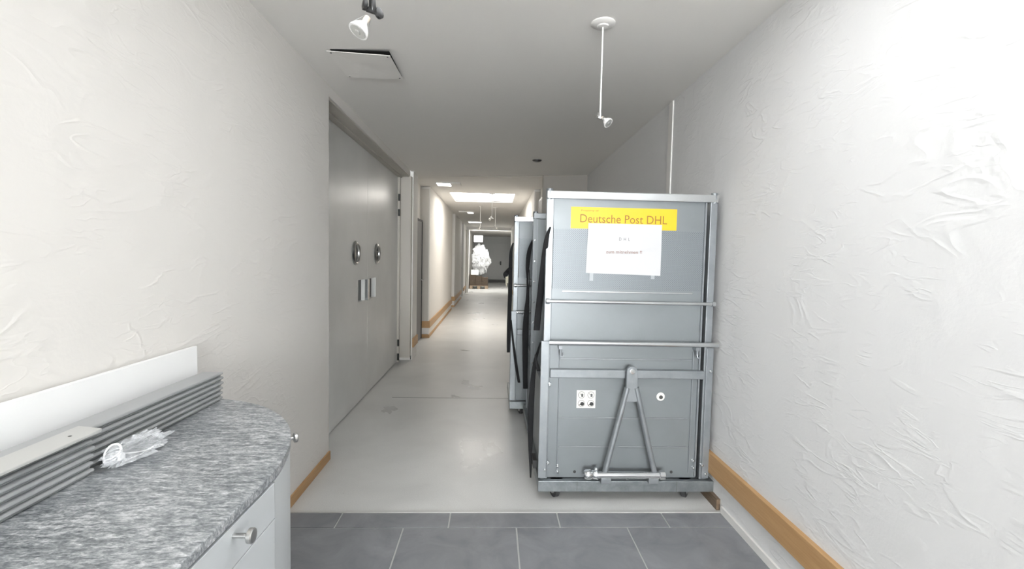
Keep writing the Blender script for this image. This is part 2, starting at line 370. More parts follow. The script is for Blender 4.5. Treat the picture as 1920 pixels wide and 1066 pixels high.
# big double door
D = thing('door_1', 'wide grey steel double door with two round portholes', 'door', (-1.28, 4.9, 0), kind='structure')
YS = 4.90-4.9
def leaf(y0, y1, rc0, rc1, py, name='leaf'):
    # local coordinates, front face at x=0
    z0, z1 = .012, 2.47; ra, rb_ = .985, 1.195; dp = .038
    mb = MB()
    ys = [y0, rc0, rc1, y1]; zs = [z0, ra, rb_, z1]
    for i in range(3):
        for j in range(3):
            if i == 1 and j == 1: continue
            mb.box(-.05, 0, ys[i], ys[i+1], zs[j], zs[j+1])
    # merge coplanar cells into clean outline: outer frame only
    mb = MB()
    X, Bk = 0, -.05
    o_ = [(X,y0,z0),(X,y1,z0),(X,y1,z1),(X,y0,z1)]; i_ = [(X,rc0,ra),(X,rc1,ra),(X,rc1,rb_),(X,rc0,rb_)]
    bo = [(Bk,)+p[1:] for p in o_]; bi = [(-dp,)+p[1:] for p in i_]
    mb.add(o_+i_+bo+bi, [(0,1,5,4),(1,2,6,5),(2,3,7,6),(3,0,4,7),(0,8,9,1),(1,9,10,2),(2,10,11,3),(3,11,8,0),(8,11,10,9),(4,5,13,12),(5,6,14,13),(6,7,15,14),(7,4,12,15),(12,13,14,15)])
    lf = mb.build(name, M['door'], D)
    MB().box(-dp, -dp+.003, rc0+.002, rc1-.002, ra+.002, rb_-.002).build('handle_recess', M['cup'], lf)
    r0, r1 = (.112, .078)
    prof = [(0, r0), (.006, r0+.002), (.016, r0-.006), (.022, r0-.018), (.018, r1+.006), (.006, r1), (.001, r1)]
    ring = MB().lathe((0, py, 1.452), (1,0,0), prof, 40).build('porthole', M['brushed'], lf, smooth=True)
    MB().lathe((0, py, 1.452), (1,0,0), [(.0015, r1), (.003, r1)], 36).build('pane', new_mat('porthole_glass', (.16,.165,.16), .08, 0, .8)[0], ring)
    return lf
l1 = leaf(3.335-4.9, YS-.003, 4.57-4.9, 4.80-4.9, 4.47-4.9)
l2 = leaf(YS+.003, 6.40-4.9, 4.985-4.9, 5.19-4.9, 5.275-4.9)
MB().box(.0, .03, 4.81-4.9, 4.875-4.9, .985, 1.195).build('pull_plate', M['zinc'], l1, bevel=.003)
MB().box(.0, .012, 5.195-4.9, 5.235-4.9, .985, 1.195).build('pull_plate', M['door'], l2, bevel=.003)
MB().box(-.02, .03, 6.41-4.9, 6.44-4.9, 0, 2.5).box(-.10, .165, 6.475-4.9, 6.50-4.9+.06, 0.05, 2.5).build('door_frame', M['beige'], D, bevel=.002)
MB().box(-.1, .14, 3.33-4.9, 6.46-4.9, 2.486, 2.499).box(-.03, .05, 3.335-4.9, 6.44-4.9, 2.472, 2.49).build('top_track', M['beige'], D)
for z in (.07, .26, 2.0, 2.2):
    MB().cyl((.02, 6.405-4.9, z-.04), (.02, 6.405-4.9, z+.05), .014, 12).build('hinge', M['blackmetal'], D, smooth=True)
MB().box(.165, .172, 6.50-4.9, 6.53-4.9, .02, .07).build('floor_bracket', M['blackmetal'], D)

# grey doors on the end wall
E_ = thing('door_5', 'plain grey door in the end wall', 'door', (.25, 27.6, 0), kind='structure')
MB().box(-.55, .68, -.04, 0, .17, 2.25).build('leaf', M['enddoor'], E_, bevel=.004)
MB().box(-.55, .68, -.05, 0, .0, .16).build('kick_plate', M['greydoor'], E_)
MB().box(.13, .21, -.055, -.04, 1.0, 1.22).cyl((.17,-.05,1.12), (.17,-.1,1.12), .012).cyl((.17,-.095,1.12), (.05,-.095,1.12), .011).build('door_handle', M['blackmetal'], E_)

# cable along ceiling edge
pts = catmull([(-1.10,6.95,2.602),(-.9,6.96,2.603),(-.70,6.965,2.598),(-.2,6.96,2.606),(.3,6.96,2.614),(.69,6.955,2.622)], 6)
cb = tag(MB().path(pts, .0035, 6).build('cable', new_mat('grey_cable', (.45,.43,.40), .6)[0], loc=(-.2,6.96,2.60)), 'thin grey cable slung across the ceiling edge above the passage', 'cable')
MB().box(-.915, -.885, -.02, .01, -.012, .012).build('cable_clip', M['blackmetal'], cb)

# ------------------------------------------------------------ ceiling fittings
def hatch(label, x0, x1, y0, y1, z, drop):
    t = thing('access_panel', label, 'access panel', ((x0+x1)/2, (y0+y1)/2, z), group=None)
    a, b_ = (x1-x0)/2, (y1-y0)/2
    # plate hangs slightly lower along its near right edge
    def zz(sx, sy): return -.012 - drop*(.5+.5*sx)*(.5-.5*sy)
    vs = []
    for dz in (0, .006):
        for sx, sy in ((-1,-1),(1,-1),(1,1),(-1,1)): vs.append((sx*a, sy*b_, zz(sx, sy)+dz*.5))
    MB().add(vs, [(0,3,2,1),(4,5,6,7),(0,1,5,4),(1,2,6,5),(2,3,7,6),(3,0,4,7)]).build('cover_plate', M['ceil'], t)
    MB().box(-a+.02, a-.004, -b_-.004, b_-.02, -.004, .0).build('opening', M['dark'], t)  # black slab painted in for the shaded hole behind the plate
    for sx in (-1, 1):
        for sy in (-1, 1):
            x, y = sx*(a-.018), sy*(b_-.02)
            MB().lathe((x, y, zz(sx*.93, sy*.93)+.001), (0,0,-1), [(0,.006),(.003,.005),(.004,.002)], 10).build('screw', M['cup'], t)
    return t
hatch('square white access panel hanging slightly open in the near ceiling', -.955, -.603, 2.768, 3.16, cz(-.78)-.004, .013)
t = thing('glowing_ceiling_panel', 'square access panel in the corridor ceiling above the side door, its glare made as glow', 'ceiling light', (-.76, 7.98, 2.645))
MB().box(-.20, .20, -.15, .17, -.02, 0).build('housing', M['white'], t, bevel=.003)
MB().box(-.19, .03, -.13, .15, -.026, -.0205).build('glow_face', M['panel_glow'], t)  # glare on the access panel, made as a glowing face
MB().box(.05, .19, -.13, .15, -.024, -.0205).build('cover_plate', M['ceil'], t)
t = thing('glowing_ceiling_panel', 'access panel in the corridor ceiling past the skylight, its bright part made as glow', 'ceiling light', (-.74, 12.85, 2.645))
MB().box(-.20, .20, -.15, .15, -.03, 0).build('housing', M['ceil'], t)
MB().box(.03, .18, -.13, .13, -.036, -.0305).build('glow_face', M['panel_glow'], t)  # bright part of the second access panel, given its own glow
t = thing('glowing_ceiling_panel', 'slim lit fitting in the corridor ceiling, furthest before the passage', 'ceiling light', (-.66, 16.3, 2.645))
MB().box(-.22, .24, -.18, .18, -.03, 0).build('housing', M['white'], t)
MB().box(-.20, .22, -.16, .16, -.036, -.0305).build('glow_face', M['panel_glow'], t)
t = thing('smoke_detector', 'small round dark detector on the near hall ceiling', 'smoke detector', (.507, 5.84, cz(.507)-.001))
MB().lathe((0,0,0), (0,0,-1), [(0,.05),(.012,.05),(.02,.03)], 20).build('detector_body', M['blackmetal'], t, smooth=True)
MB().lathe((0,0,0), (0,0,-1), [(0,.058),(.005,.057)], 20).build('mounting_ring', M['cup'], t)

def spot(label, x, y, ztop, zb, bdir, boff, s=1.0, dark=False, group=None):
    """ceiling-hung halogen spotlight; origin at ceiling, zb = joint height"""
    t = thing('hanging_spotlight', label, 'spotlight', (x, y, ztop), group)
    h = zb-ztop
    MB().lathe((0,0,0), (0,0,-1), [(0,.062),(.006,.062),(.012,.055),(.014,.03),(.02,.026),(.022,.008)], 32).build('canopy', M['white'], t, smooth=True)
    MB().cyl((0,0,-.02), (0,0,h), .0042, 10).build('rod', M['white'], t, smooth=True)
    if dark: MB().cyl((-.007,0,-.02), (-.006,0,h-.005), .0035, 8).build('black_cable', M['blackmetal'], t, smooth=True)
    jm = M['blackmetal'] if dark else M['brushed']
    J = MB().lathe((0,0,h+.012), (0,0,-1), [(0,.007),(.02,.009),(.03,.006)], 12).bar((-.016,0,h-.012), (.018,0,h-.022), .01, .012)
    j = J.build('joint', jm, t, smooth=True)
    for sx, dz in ((-1, -.006), (1, -.026)):
        MB().lathe((sx*.012, -.004, h+dz), (sx, -.55, .1), [(0,.006),(.003,.0135),(.011,.0135),(.013,.008)], 16).build('clamp_knob', jm, j, smooth=True)
    d = Vector(bdir).normalized(); b0 = Vector((0,0,h)) + Vector(boff)
    MB().cyl(b0, b0+d*.014, .0085, 12).build('lamp_holder', M['ceramic'], t, smooth=True)
    rf = MB().lathe(b0+d*.012, d, [(0,.007),(.008,.0085),(.014,.014),(.022,.020),(.032,.0245),(.036,.0258),(.038,.0256)], 28).build('bulb', M['bulbglass'], t, smooth=True)
    MB().lathe(b0+d*.0505, d, [(0,.0215),(.0006,.021),(.0010,.008),(.0032,.006),(.0035,.002)], 24).build('reflector_face', M['bulbface'], rf, smooth=True)
    # thin retaining wires
    e = d.orthogonal().normalized()
    wm = MB()
    for k in (-1, 1): wm.cyl(b0 + e*(k*.008), b0+d*.048+e*(k*.0262), .0007, 6)
    wm.build('retaining_clip', M['brushed'], t)
    return t
spot('nearest hanging spotlight with black clamps, in front of the ceiling hatch', -.324, 1.28, cz(-.324)-.0, 2.085, (-.42,-.30,-.86), (-.012,0,-.034), dark=True)
spot('spotlight on a long white rod right of the ceiling hatch', .530, 2.45, cz(.53)-.0, 2.178, (.55,-.48,-.68), (.010,-.004,-.016))
spot('left of the far hanging spotlights, beyond the skylight', -.33, 11.4, 2.645, 2.17, (-.3,-.4,-.86), (-.01,0,-.03))
spot('far hanging spotlight whose rod starts nearest the skylight', -.045, 9.05, 2.645, 2.20, (-.6,-.5,-.6), (-.012,0,-.02))
spot('right of the far hanging spotlights, the lowest of them', .03, 11.6, 2.645, 2.20, (.6,-.5,-.6), (.012,0,-.03))

# ------------------------------------------------------------ roll containers
def text(parent, body, x0, x1, z0, z1, y, mat, name='lettering', align_h=True):
    cu = bpy.data.curves.new('txt', 'FONT'); cu.body = body; cu.size = 1; cu.resolution_u = 3
    ob = bpy.data.objects.new('txt', cu); COL.objects.link(ob)
    dg = bpy.context.evaluated_depsgraph_get(); me = bpy.data.meshes.new_from_object(ob.evaluated_get(dg))
    bpy.data.objects.remove(ob, do_unlink=True)
    xs = [v.co.x for v in me.vertices]; ys = [v.co.y for v in me.vertices]
    sx = (x1-x0)/(max(xs)-min(xs)); sy = (z1-z0)/(max(ys)-min(ys)); mx_, my_ = min(xs), min(ys)
    for v in me.vertices: v.co = Vector((x0+(v.co.x-mx_)*sx, y, z0+(v.co.y-my_)*sy))
    me.materials.clear(); me.materials.append(mat)
    o = bpy.data.objects.new(name, me); COL.objects.link(o); o.parent = parent; return o

def caster(parent, x, y, r=.048, ang=0.3):
    c, s = math.cos(ang), math.sin(ang)
    f = MB()
    f.box(x-.035, x+.035, y-.035, y+.035, .118, .124)
    ax = Vector((c, s, 0)); fwd = Vector((-s, c, 0))
    cen = Vector((x, y, r)) + fwd*.02
    for k in (-1, 1):
        p = cen + ax*(k*.022)
        f.bar(p + Vector((0,0,-.004)), Vector((x, y, .118)) + ax*(k*.022), .036, .003, ax)
    fo = f.build('caster', M['galv'], parent)
    w_ = MB().lathe(cen-ax*.016, ax, [(0,r-.006),(.004,r),(.028,r),(.032,r-.006)], 28).build('wheel', M['rubber'], fo, smooth=True)
    MB().lathe(cen-ax*.019, ax, [(0,.010),(.001,.026),(.037,.026),(.038,.010)], 20).build('hub', M['wheelgrey'], fo, smooth=True)
    return fo

def strap(parent, pts, x0, y0, name='strap', th=.006):
    # pts: (x_world, y_world, z, width)
    P = [Vector((p[0]-x0, p[1]-y0, p[2])) for p in pts]
    Pc = catmull(P, 5); W = catmull([Vector((p[3], 0, 0)) for p in pts], 5)
    vs = []; fs = []; n = 8
    mb = MB()
    for k, p in enumerate(Pc):
        w_ = max(.004, W[k].x)/2; tt = th + .002*math.sin(k*1.3)
        for i in range(n):
            a = 2*math.pi*i/n
            ca, sa_ = math.cos(a), math.sin(a)
            vs.append(p + Vector((w_*math.copysign(abs(ca)**.6, ca), tt*math.copysign(abs(sa_)**.8, sa_)+.004*math.sin(p.z*40), 0)))
    for k in range(len(Pc)-1):
        for i in range(n):
            j = (i+1) % n; fs.append((k*n+i, k*n+j, (k+1)*n+j, (k+1)*n+i))
    fs.append(tuple(range(n-1,-1,-1))); fs.append(tuple((len(Pc)-1)*n+i for i in range(n)))
    return mb.add(vs, fs).build(name, M['strap'], parent, smooth=True)

def bolt(parent, x, z, y=0, r=.008, l=.012):
    MB().lathe((x, y, z), (0,-1,0), [(0,r*1.3),(.003,r*1.3),(.003,r),(l,r),(l+.003,r*.5)], 10).build('bolt', M['zinc'], parent, smooth=True)

def cart(label, X0, Y0, depth, H, full, width=1.006):
    """X0: outside of left post, Y0: front of posts"""
    t = thing('roll_container', label, 'roll container', (X0, Y0, 0))
    W = width; g_, gp, zn = M['galv'], M['galvpanel'], M['zinc']
    # bed
    bed = MB().box(-.014, W+.046, -.03, 0, .063, .128).box(-.014, W+.046, depth, depth+.03, .063, .128).box(-.014, .016, 0, depth, .063, .128).box(W+.016, W+.046, 0, depth, .063, .128).box(.016, W+.016, 0, depth, .115, .124)
    bed.build('bed_frame', M['worn'], t, bevel=.003)
    # frame posts and top bars
    rx = .125   # the left side is open; the rear wall is set in from it
    for nm, x0, x1, y0, y1 in (('post', 0, .042, 0, .038), ('post', W-.042, W, 0, .038), ('post', rx, rx+.036, depth-.038, depth), ('post', W-.042, W, depth-.038, depth)):
        MB().box(x0, x1, y0, y1, .128, H-.03).build(nm, g_, t, bevel=.003)
    MB().box(.0, W, -.006, .036, H-.045, H).box(rx, W, depth-.036, depth, H-.045, H).box(W-.036, W, .036, depth-.036, H-.045, H).build('top_rail', zn if full else g_, t, bevel=.004)
    for xx in (.016, W-.016):
        MB().lathe((xx, .014, H-.05), (0,0,1), [(0,.020),(.05,.021),(.062,.019),(.064,.010)], 14).build('corner_cap', g_, t, smooth=True)
    # side and rear sheets
    for x, zt in ((.012, .66), (W-.016, H-.045)): MB().box(x, x+.004, .038, depth-.038, .128, zt).build('side_panel', gp, t)
    MB().box(.008, .020, .038, depth-.03, .655, .672).box(.006, .022, depth-.05, depth-.03, .128, .66).build('side_rim', g_, t)
    MB().box(rx, W-.042, depth-.02, depth-.016, .128, H-.045).build('rear_panel', gp, t)
    fy = .022
    if not full:
        MB().box(.0, W-.05, -.012, -.006, .16, H-.048).build('front_panel', gp, t)
        MB().box(.03, .034, -.016, -.012, .16, H-.05).build('panel_fold', g_, t)
        for k in range(9): bolt(t, .016, .30+k*.16, -.012, .006, .006)
        MB().box(.0, .30, -.020, -.006, .50, .515).build('crossbar', g_, t)
    else:
        # front wall: lower sheet, middle sheet, perforated sheet, upper sheet
        xr = W-.058
        MB().box(.042, xr, fy, fy+.004, .128, 1.263).box(.042, xr, fy, fy+.004, 1.616, H-.045).build('front_panel', gp, t)
        MB().box(.046, xr-.004, fy-.0006, fy+.003, 1.263, 1.616).build('perforated_panel', M['perf'], t)
        MB().box(xr-.01, xr, fy-.012, fy, .14, H-.046).build('edge_fold', g_, t)
        MB().box(.105, .885, fy-.006, fy, 1.246, 1.254).build('stiffening_bead', zn, t, bevel=.002)
        # rounded bars
        MB().cyl((.018, -.012, 1.192), (W-.002, -.012, 1.192), .0105).build('crossbar', zn, t, smooth=True)
        for xx in (.018, W-.006): MB().lathe((xx-.012, -.012, 1.192), (1,0,0), [(0,.010),(.003,.016),(.022,.016),(.025,.010)], 14).build('bar_clamp', zn, t, smooth=True)
        MB().cyl((.03, -.03, .952), (W+.026, -.03, .952), .0145).build('crossbar', zn, t, smooth=True)
        for xx in (.098, W-.096):
            h_ = MB().box(xx-.010, xx+.010, -.028, .02, .915, .935).cyl((xx+.002, -.02, .925), (xx+.002, -.02, .885), .007, 10)
            h_.path([(xx, -.022, .895), (xx+.002, -.026, .878), (xx+.010, -.028, .870), (xx+.018, -.026, .880), (xx+.018,-.022,.892)], .004, 6).build('hook', g_, t, smooth=True)
        MB().box(.105, .90, fy-.006, fy, .846, .855).build('stiffening_bead', g_, t, bevel=.002)
        MB().box(.042, W-.040, -.016, .02, .742, .792).build('channel_bar', g_, t, bevel=.004)
        for z in (.493, .317): MB().box(.108, .888, fy-.005, fy, z-.004, z+.004).build('stiffening_bead', g_, t, bevel=.002)
        for x in (.098, .902): MB().box(x, x+.006, fy-.008, fy, .16, .90).build('guide_rod', g_, t, bevel=.002)
        MB().box(-.014, .036, -.008, .0, .135, .958).build('post_sleeve', g_, t, bevel=.003)
        MB().box(W-.030, W+.012, -.008, .0, .135, .93).build('post_sleeve', g_, t, bevel=.003)
    for dx, dz in ((-.0, 0),): pass
    for xx in (.10, .885): caster(t, xx, .025, ang=.35 if xx < .5 else -.6)
    for xx in (.10, .885): caster(t, xx, depth-.08, ang=-.3)
    return t

c1 = cart('large galvanised roll container with a yellow sticker and white notice, nearest', .303, 2.76, .70, 1.832, True)
W = 1.006
# drawbar
db = MB()
lx = .514
fr = lambda x: x-.303
dy = -.055
dbo = MB()
# head plate with rounded lug
poly = [(fr(.783), .618), (fr(.855), .618), (fr(.852), .66), (fr(.850), .79)] + [(fr(.8175)+.0315*math.cos(a), .795+.0315*math.sin(a)) for a in [math.pi*k/10 for k in range(11)]] + [(fr(.786), .79), (fr(.786), .66)]
dbo.prism(poly, 'y', dy-.010, dy+.010)
dr = dbo.build('drawbar', M['galv'], c1, bevel=.002)
MB().lathe((fr(.8175), dy-.010, .797), (0,-1,0), [(0,.017),(.003,.016),(.0035,.010)], 20).build('lug_bushing', M['zinc'], dr, smooth=True)
for p0, p1 in (((fr(.795), dy, .70), (fr(.678), dy+.005, .188)), ((fr(.846), dy, .70), (fr(.976), dy+.005, .188))):
    MB().cyl(p0, p1, .0165, 16).build('drawbar_arm', M['galv'], dr, smooth=True)
MB().cyl((fr(.628), dy, .178), (fr(1.012), dy, .178), .0205, 20).build('axle_tube', M['zinc'], dr, smooth=True)
MB().lathe((fr(.552), dy, .180), (1,0,0), [(0,.008),(.004,.022),(.018,.030),(.040,.030),(.052,.022),(.058,.026),(.078,.027),(.082,.021)], 20).build('coupling_knuckle', M['zinc'], dr, smooth=True)
MB().lathe((fr(.626), dy, .205), (0,0,1), [(0,.012),(.010,.014),(.016,.008)], 12).build('lock_nut', M['zinc'], dr, smooth=True)
MB().lathe((fr(1.0), dy, .179), (1,0,0), [(0,.021),(.004,.026),(.034,.026),(.038,.020)], 20).build('end_collar', M['zinc'], dr, smooth=True)
for x in (.685, .968):
    MB().box(fr(x)-.030, fr(x)+.030, dy-.012, 0, .128, .162).build('axle_bracket', M['galv'], c1, bevel=.003)
for x, z in ((.346,.227),(.328,.188),(.408,.165),(1.236,.191),(1.278,.217),(1.300,.165),(1.233,.235),(.345,.70),(1.303,.79),(.408,.20)): bolt(c1, fr(x), z, .0 if x < .36 or x > 1.26 else .022, .008, .016)
for x in (.640, .819, 1.03): bolt(c1, fr(x), .145, -.030, .007, .010)
for x in (.513, 1.104): MB().lathe((fr(x), .0215, .162), (0,-1,0), [(0,.009),(.001,.009)], 12).build('hole', M['blackdot'], c1)
# bed seams
for x in (.52, 1.12): MB().box(fr(x), fr(x)+.002, -.0306, -.03, .064, .127).build('seam', M['cup'], c1)
# yellow sticker and lettering
fy = .022
st = MB().box(fr(.448), fr(1.076), fy-.0012, fy, 1.620, 1.745).build('yellow_sticker', M['yellow'], c1); st['label'] = 'yellow company sticker'
text(c1, 'Deutsche Post DHL', fr(.503), fr(1.018), 1.655, 1.703, fy-.0018, M['ink'])
text(c1, 'Property of', fr(.508), fr(.610), 1.718, 1.730, fy-.0018, M['ink'])
# safety sticker with four round symbols, and round sticker
ss = MB().box(fr(.513), fr(.626), fy-.0012, fy, .552, .660).build('symbol_sticker', M['sticker'], c1)
for i, (x, z) in enumerate(((.542,.632),(.598,.632),(.542,.580),(.598,.580))):
    MB().lathe((fr(x), fy-.0012, z), (0,-1,0), [(0,.021),(.0004,.021)], 24).build('symbol_ring', M['greyink'], ss)
    MB().lathe((fr(x), fy-.0016, z), (0,-1,0), [(0,.018),(.0004,.018)], 24).build('symbol_field', M['sticker'], ss)
    mbx = MB()
    if i < 2: mbx.box(fr(x)-.002, fr(x)+.010, fy-.0024, fy-.002, z-.012, z+.008).bar((fr(x)-.012, fy-.0022, z+.010), (fr(x)+.010, fy-.0022, z-.012), .003, .0004)
    else: mbx.lathe((fr(x)+.005, fy-.002, z-.002), (0,-1,0), [(0,.012),(.0004,.012)], 12).bar((fr(x)-.014, fy-.0022, z-.010), (fr(x)+.004, fy-.0022, z-.004), .005, .0004)
    mbx.build('symbol', M['blackdot'] if i > 1 else M['greyink'], ss)
rs = MB().lathe((fr(1.021), fy, .626), (0,-1,0), [(0,.025),(.0012,.025)], 24).build('round_sticker', M['sticker'], c1)
MB().lathe((fr(1.023), fy-.0012, .622), (0,-1,0), [(0,.012),(.0006,.012)], 14).build('symbol', M['blackdot'], rs)
# straps
strap(c1, [(.322,2.72,1.62,.010),(.305,2.75,1.55,.026),(.296,2.8,1.39,.038),(.290,2.86,1.24,.040),(.285,2.9,1.14,.040),(.280,2.92,1.06,.040),(.277,2.92,.995,.038)], .303, 2.76)
strap(c1, [(.295,2.86,.93,.010),(.283,2.9,.858,.017),(.272,2.94,.784,.023),(.262,2.96,.647,.032),(.256,2.96,.442,.036),(.258,2.96,.27,.030),(.260,2.95,.166,.020),(.262,2.93,.055,.010)], .303, 2.76)
strap(c1, [(.270,2.88,.85,.012),(.276,2.87,.80,.020),(.290,2.86,.755,.026)], .303, 2.76, 'buckle_strap')
MB().box(-.035, -.012, .09, .20, .15, .20).build('strap_buckle', M['blackdot'], c1)

c2 = cart('plain-fronted grey roll container squeezed in the middle of the row', .305, 3.70, .46, 1.79, False)
strap(c2, [(.305,3.76,1.584,.010),(.286,3.8,1.498,.034),(.274,3.8,1.37,.030),(.276,3.8,1.285,.017),(.280,3.8,1.156,.021),(.276,3.8,1.027,.038),(.270,3.8,.854,.050),(.272,3.8,.681,.047),(.276,3.8,.506,.038),(.280,3.8,.383,.040)], .305, 3.70)
strap(c2, [(.286,3.78,1.35,.006),(.292,3.78,1.26,.008),(.286,3.78,1.19,.010),(.284,3.78,1.08,.02)], .305, 3.70, 'buckle_strap')
c3 = cart('rearmost galvanised roll container with visible caster', .185, 4.30, .62, 1.812, True)
strap(c3, [(.178,4.36,1.577,.010),(.163,4.38,1.503,.029),(.160,4.38,1.356,.036),(.160,4.38,1.159,.038),(.158,4.38,.961,.038),(.156,4.38,.762,.038),(.155,4.38,.562,.029)], .185, 4.30)
strap(c3, [(.169,4.28,.877,.016),(.192,4.26,.682,.019),(.221,4.26,.487,.024),(.243,4.26,.365,.024),(.254,4.26,.311,.024)], .185, 4.30, 'loose_strap')
strap(c3, [(.162,4.37,1.365,.015),(.140,4.38,1.325,.045),(.118,4.39,1.290,.050),(.114,4.39,1.25,.02)], .185, 4.30, 'strap_flap')
MB().prism([(.150-.185,1.275),(.115-.185,1.262),(.118-.185,1.20),(.126-.185,1.165),(.132-.185,1.21),(.152-.185,1.19)], 'y', .085, .087).build('paper_tag', M['tagpaper'], c3)

# paper notice taped on the front
NT = thing('paper_notice', 'white printed paper notice taped under the yellow sticker', 'notice', (.765, 2.7785, 1.36))
vs = []; fs = []; nx, nz = 12, 8
for k in (0, 1):
    for j in range(nz+1):
        for i in range(nx+1):
            u, v = i/nx, j/nz
            x = -.221+.445*u + .004*v*(1-2*u)+.003*v; z = 0+.292*v - .008*u*(1-v)
            y = -.0016*math.sin(v*9+u*3)*v - .002*abs(u-.5) - (.0004 if k == 0 else 0)
            vs.append((x, y, z))
N1 = (nx+1)*(nz+1)
for j in range(nz):
    for i in range(nx):
        a = j*(nx+1)+i; fs.append((a, a+1, a+nx+2, a+nx+1)); fs.append((N1+a, N1+a+nx+1, N1+a+nx+2, N1+a+1))
MB().add(vs, fs).build('sheet', M['paper'], NT, smooth=True)
text(NT, 'D  H  L', -.030, .034, .194, .212, -.0042, M['greyink'])
text(NT, 'zum mitnehmen !!', -.105, .108, .118, .138, -.0042, M['redink'])
for x in (-.198, .168): MB().box(x, x+.022, -.001, 0, -.045 if x < 0 else -.028, .01).build('tape', M['tape'], NT)

# ------------------------------------------------------------ cabinet
ZT = .90
def outline(inset, n=22, y_from=-.7, y_to=None):
    a, b_ = .595-inset, .68-inset; cx, cy = -1.125, 1.10
    pts = [(-.530-inset, y_from)]
    if y_to is not None: return pts + [(-.530-inset, y_to)]
    for k in range(n+1):
        th = math.pi/2*k/n
        pts.append((cx+a*math.cos(th)**.92 if math.cos(th) > 1e-6 else cx, cy+b_*math.sin(th)))
    return pts
wt = MB().prism(outline(0)+[(-1.125, -.7)], 'z', ZT-.022, ZT)
tag(wt.build('worktop', M['granite'], bevel=.002, loc=(-.85,.5,ZT-.022)), 'grey streaked granite worktop with a rounded end', 'worktop')
def knob(parent, p, d):
    p = Vector(p); d = Vector(d).normalized()
    k_ = MB().lathe(p, d, [(0,.0052),(.030,.0052),(.031,.012),(.033,.0155),(.041,.0158),(.043,.0140),(.044,.004)], 22)
    return k_.build('knob', M['brushed'], parent, smooth=True)
XF = -.533
def unit(label, y0, y1, knob_y):
    t = thing('drawer_cabinet', label, 'cabinet', (-.85, (y0+y1)/2, 0))
    ox, oy = -.85, (y0+y1)/2
    MB().box(-1.12-ox, XF-.020-ox, y0-oy, y1-oy, .10, ZT-.024).box(-1.12-ox, XF-.06-ox, y0-oy, y1-oy, 0, .10).build('carcass', M['blackmetal'] if False else M['cup'], t)
    zs = [.115, .375, .580, .776, .868]
    # top drawer .780-.868 ; three below
    for z0, z1 in ((.115,.335), (.338,.555), (.558,.7765), (.7795,.869)):
        d_ = MB().box(XF-.018-ox, XF-ox, y0+.002-oy, y1-.003-oy, z0, z1).build('drawer', M['lam'], t, bevel=.0012)
        knob(d_, (XF-ox, knob_y-oy, .848 if z1 > .86 else (z0+z1)/2), (1,0,0))
    return t
unit('grey drawer cabinet beside the rounded end under the granite worktop', .808, 1.178, .985)
unit('grey drawer cabinet nearest the viewer under the granite worktop', -.05, .785, .36)
t = thing('curved_cabinet', 'grey end cabinet with a curved door under the rounded worktop', 'cabinet', (-.85, 1.4, 0))
def arc(inset, n=24):
    a, b_ = .592-inset, .677-inset; cx, cy = -1.125, 1.10; out = []
    th0 = math.asin((1.184-cy)/b_)
    for k in range(n+1):
        th = th0+(math.pi/2-th0)*k/n
        out.append((cx+a*max(0, math.cos(th))**.92 - (-.85), cy+b_*math.sin(th)-1.4))
    return out
o_, i_ = arc(0), arc(.018)
MB().prism(o_+i_[::-1], 'z', .115, .869).build('curved_door', M['lam'], t, smooth=True)
MB().prism(arc(.022)+[(-1.12+.85, 1.184-1.4)], 'z', .10, ZT-.024).prism(arc(.06)+[(-1.12+.85, 1.184-1.4)], 'z', 0, .10).build('carcass', M['cup'], t)
th = 1.0
knob(t, (-.672+.85, 1.545-1.4, .832), (.80,.60,0))

# long grey profiles stacked on the worktop
def profile_poly(x0, x1, z0, h):
    # ribbed front nose
    return [(x0, z0+.001), (x1-.010, z0+.001), (x1-.008, z0+.004), (x1-.011, z0+.006), (x1-.002, z0+.009), (x1, z0+.012), (x1-.001, z0+h-.0015), (x1-.004, z0+h), (x0, z0+h)]
names = ['topmost', 'second from the top', 'third from the top', 'fourth from the top', 'fifth from the top', 'bottom']
for k in range(6):
    z0 = ZT+.0004+.0175*(5-k); dy_ = random.uniform(-.006, .006); dx_ = random.uniform(-.002, .002)
    tag(MB().prism(profile_poly(-1.040+dx_, -.970+dx_, z0, .0172), 'y', -.7, 1.745+dy_).build('aluminium_profile', M['alu'], loc=(-1.0, .5, z0)),
        '%s grey profile of the long rear stack on the granite worktop' % names[k], 'profile', 'long profiles in the rear stack')
for k in range(6):
    z0 = ZT+.0004+.0175*(5-k); dx_ = random.uniform(-.0015, .0015)
    tag(MB().prism(profile_poly(-.966, -.945+dx_, z0, .0172), 'y', -.7, 1.150+random.uniform(-.004, .004)).build('aluminium_profile', M['alu'], loc=(-.955, .3, z0)),
        '%s short grey profile of the front stack ending at the bag' % names[k], 'profile', 'short profiles in the front row')
t = thing('cover_rail', 'short pale rail with rounded end lying on top of the stacked profiles', 'rail', (-.96, .3, ZT+.1062))
pl = [(-.034, -1.0), (.036, -1.0), (.036, .83)] + [(.026+.010*math.cos(a), .845+.010*math.sin(a)) for a in (0, .4, .8, 1.2, 1.57)] + [(-.034, .868)]
MB().prism(pl, 'z', 0, .007).build('rail_body', new_mat('pale_grey_enamel', (.56,.56,.54), .4, .2)[0], t, bevel=.0015)
MB().lathe((.004, .80, .007), (0,0,1), [(0,.0035),(.0006,.0035)], 10).build('screw_hole', M['blackdot'], t)
tag(MB().box(-1.112, -1.096, -.7, 1.80, ZT+.0004, 1.087).build('white_board', M['ltpanel'], bevel=.001, loc=(-1.104,.5,ZT)), 'white board standing on edge behind the stacked profiles', 'board')

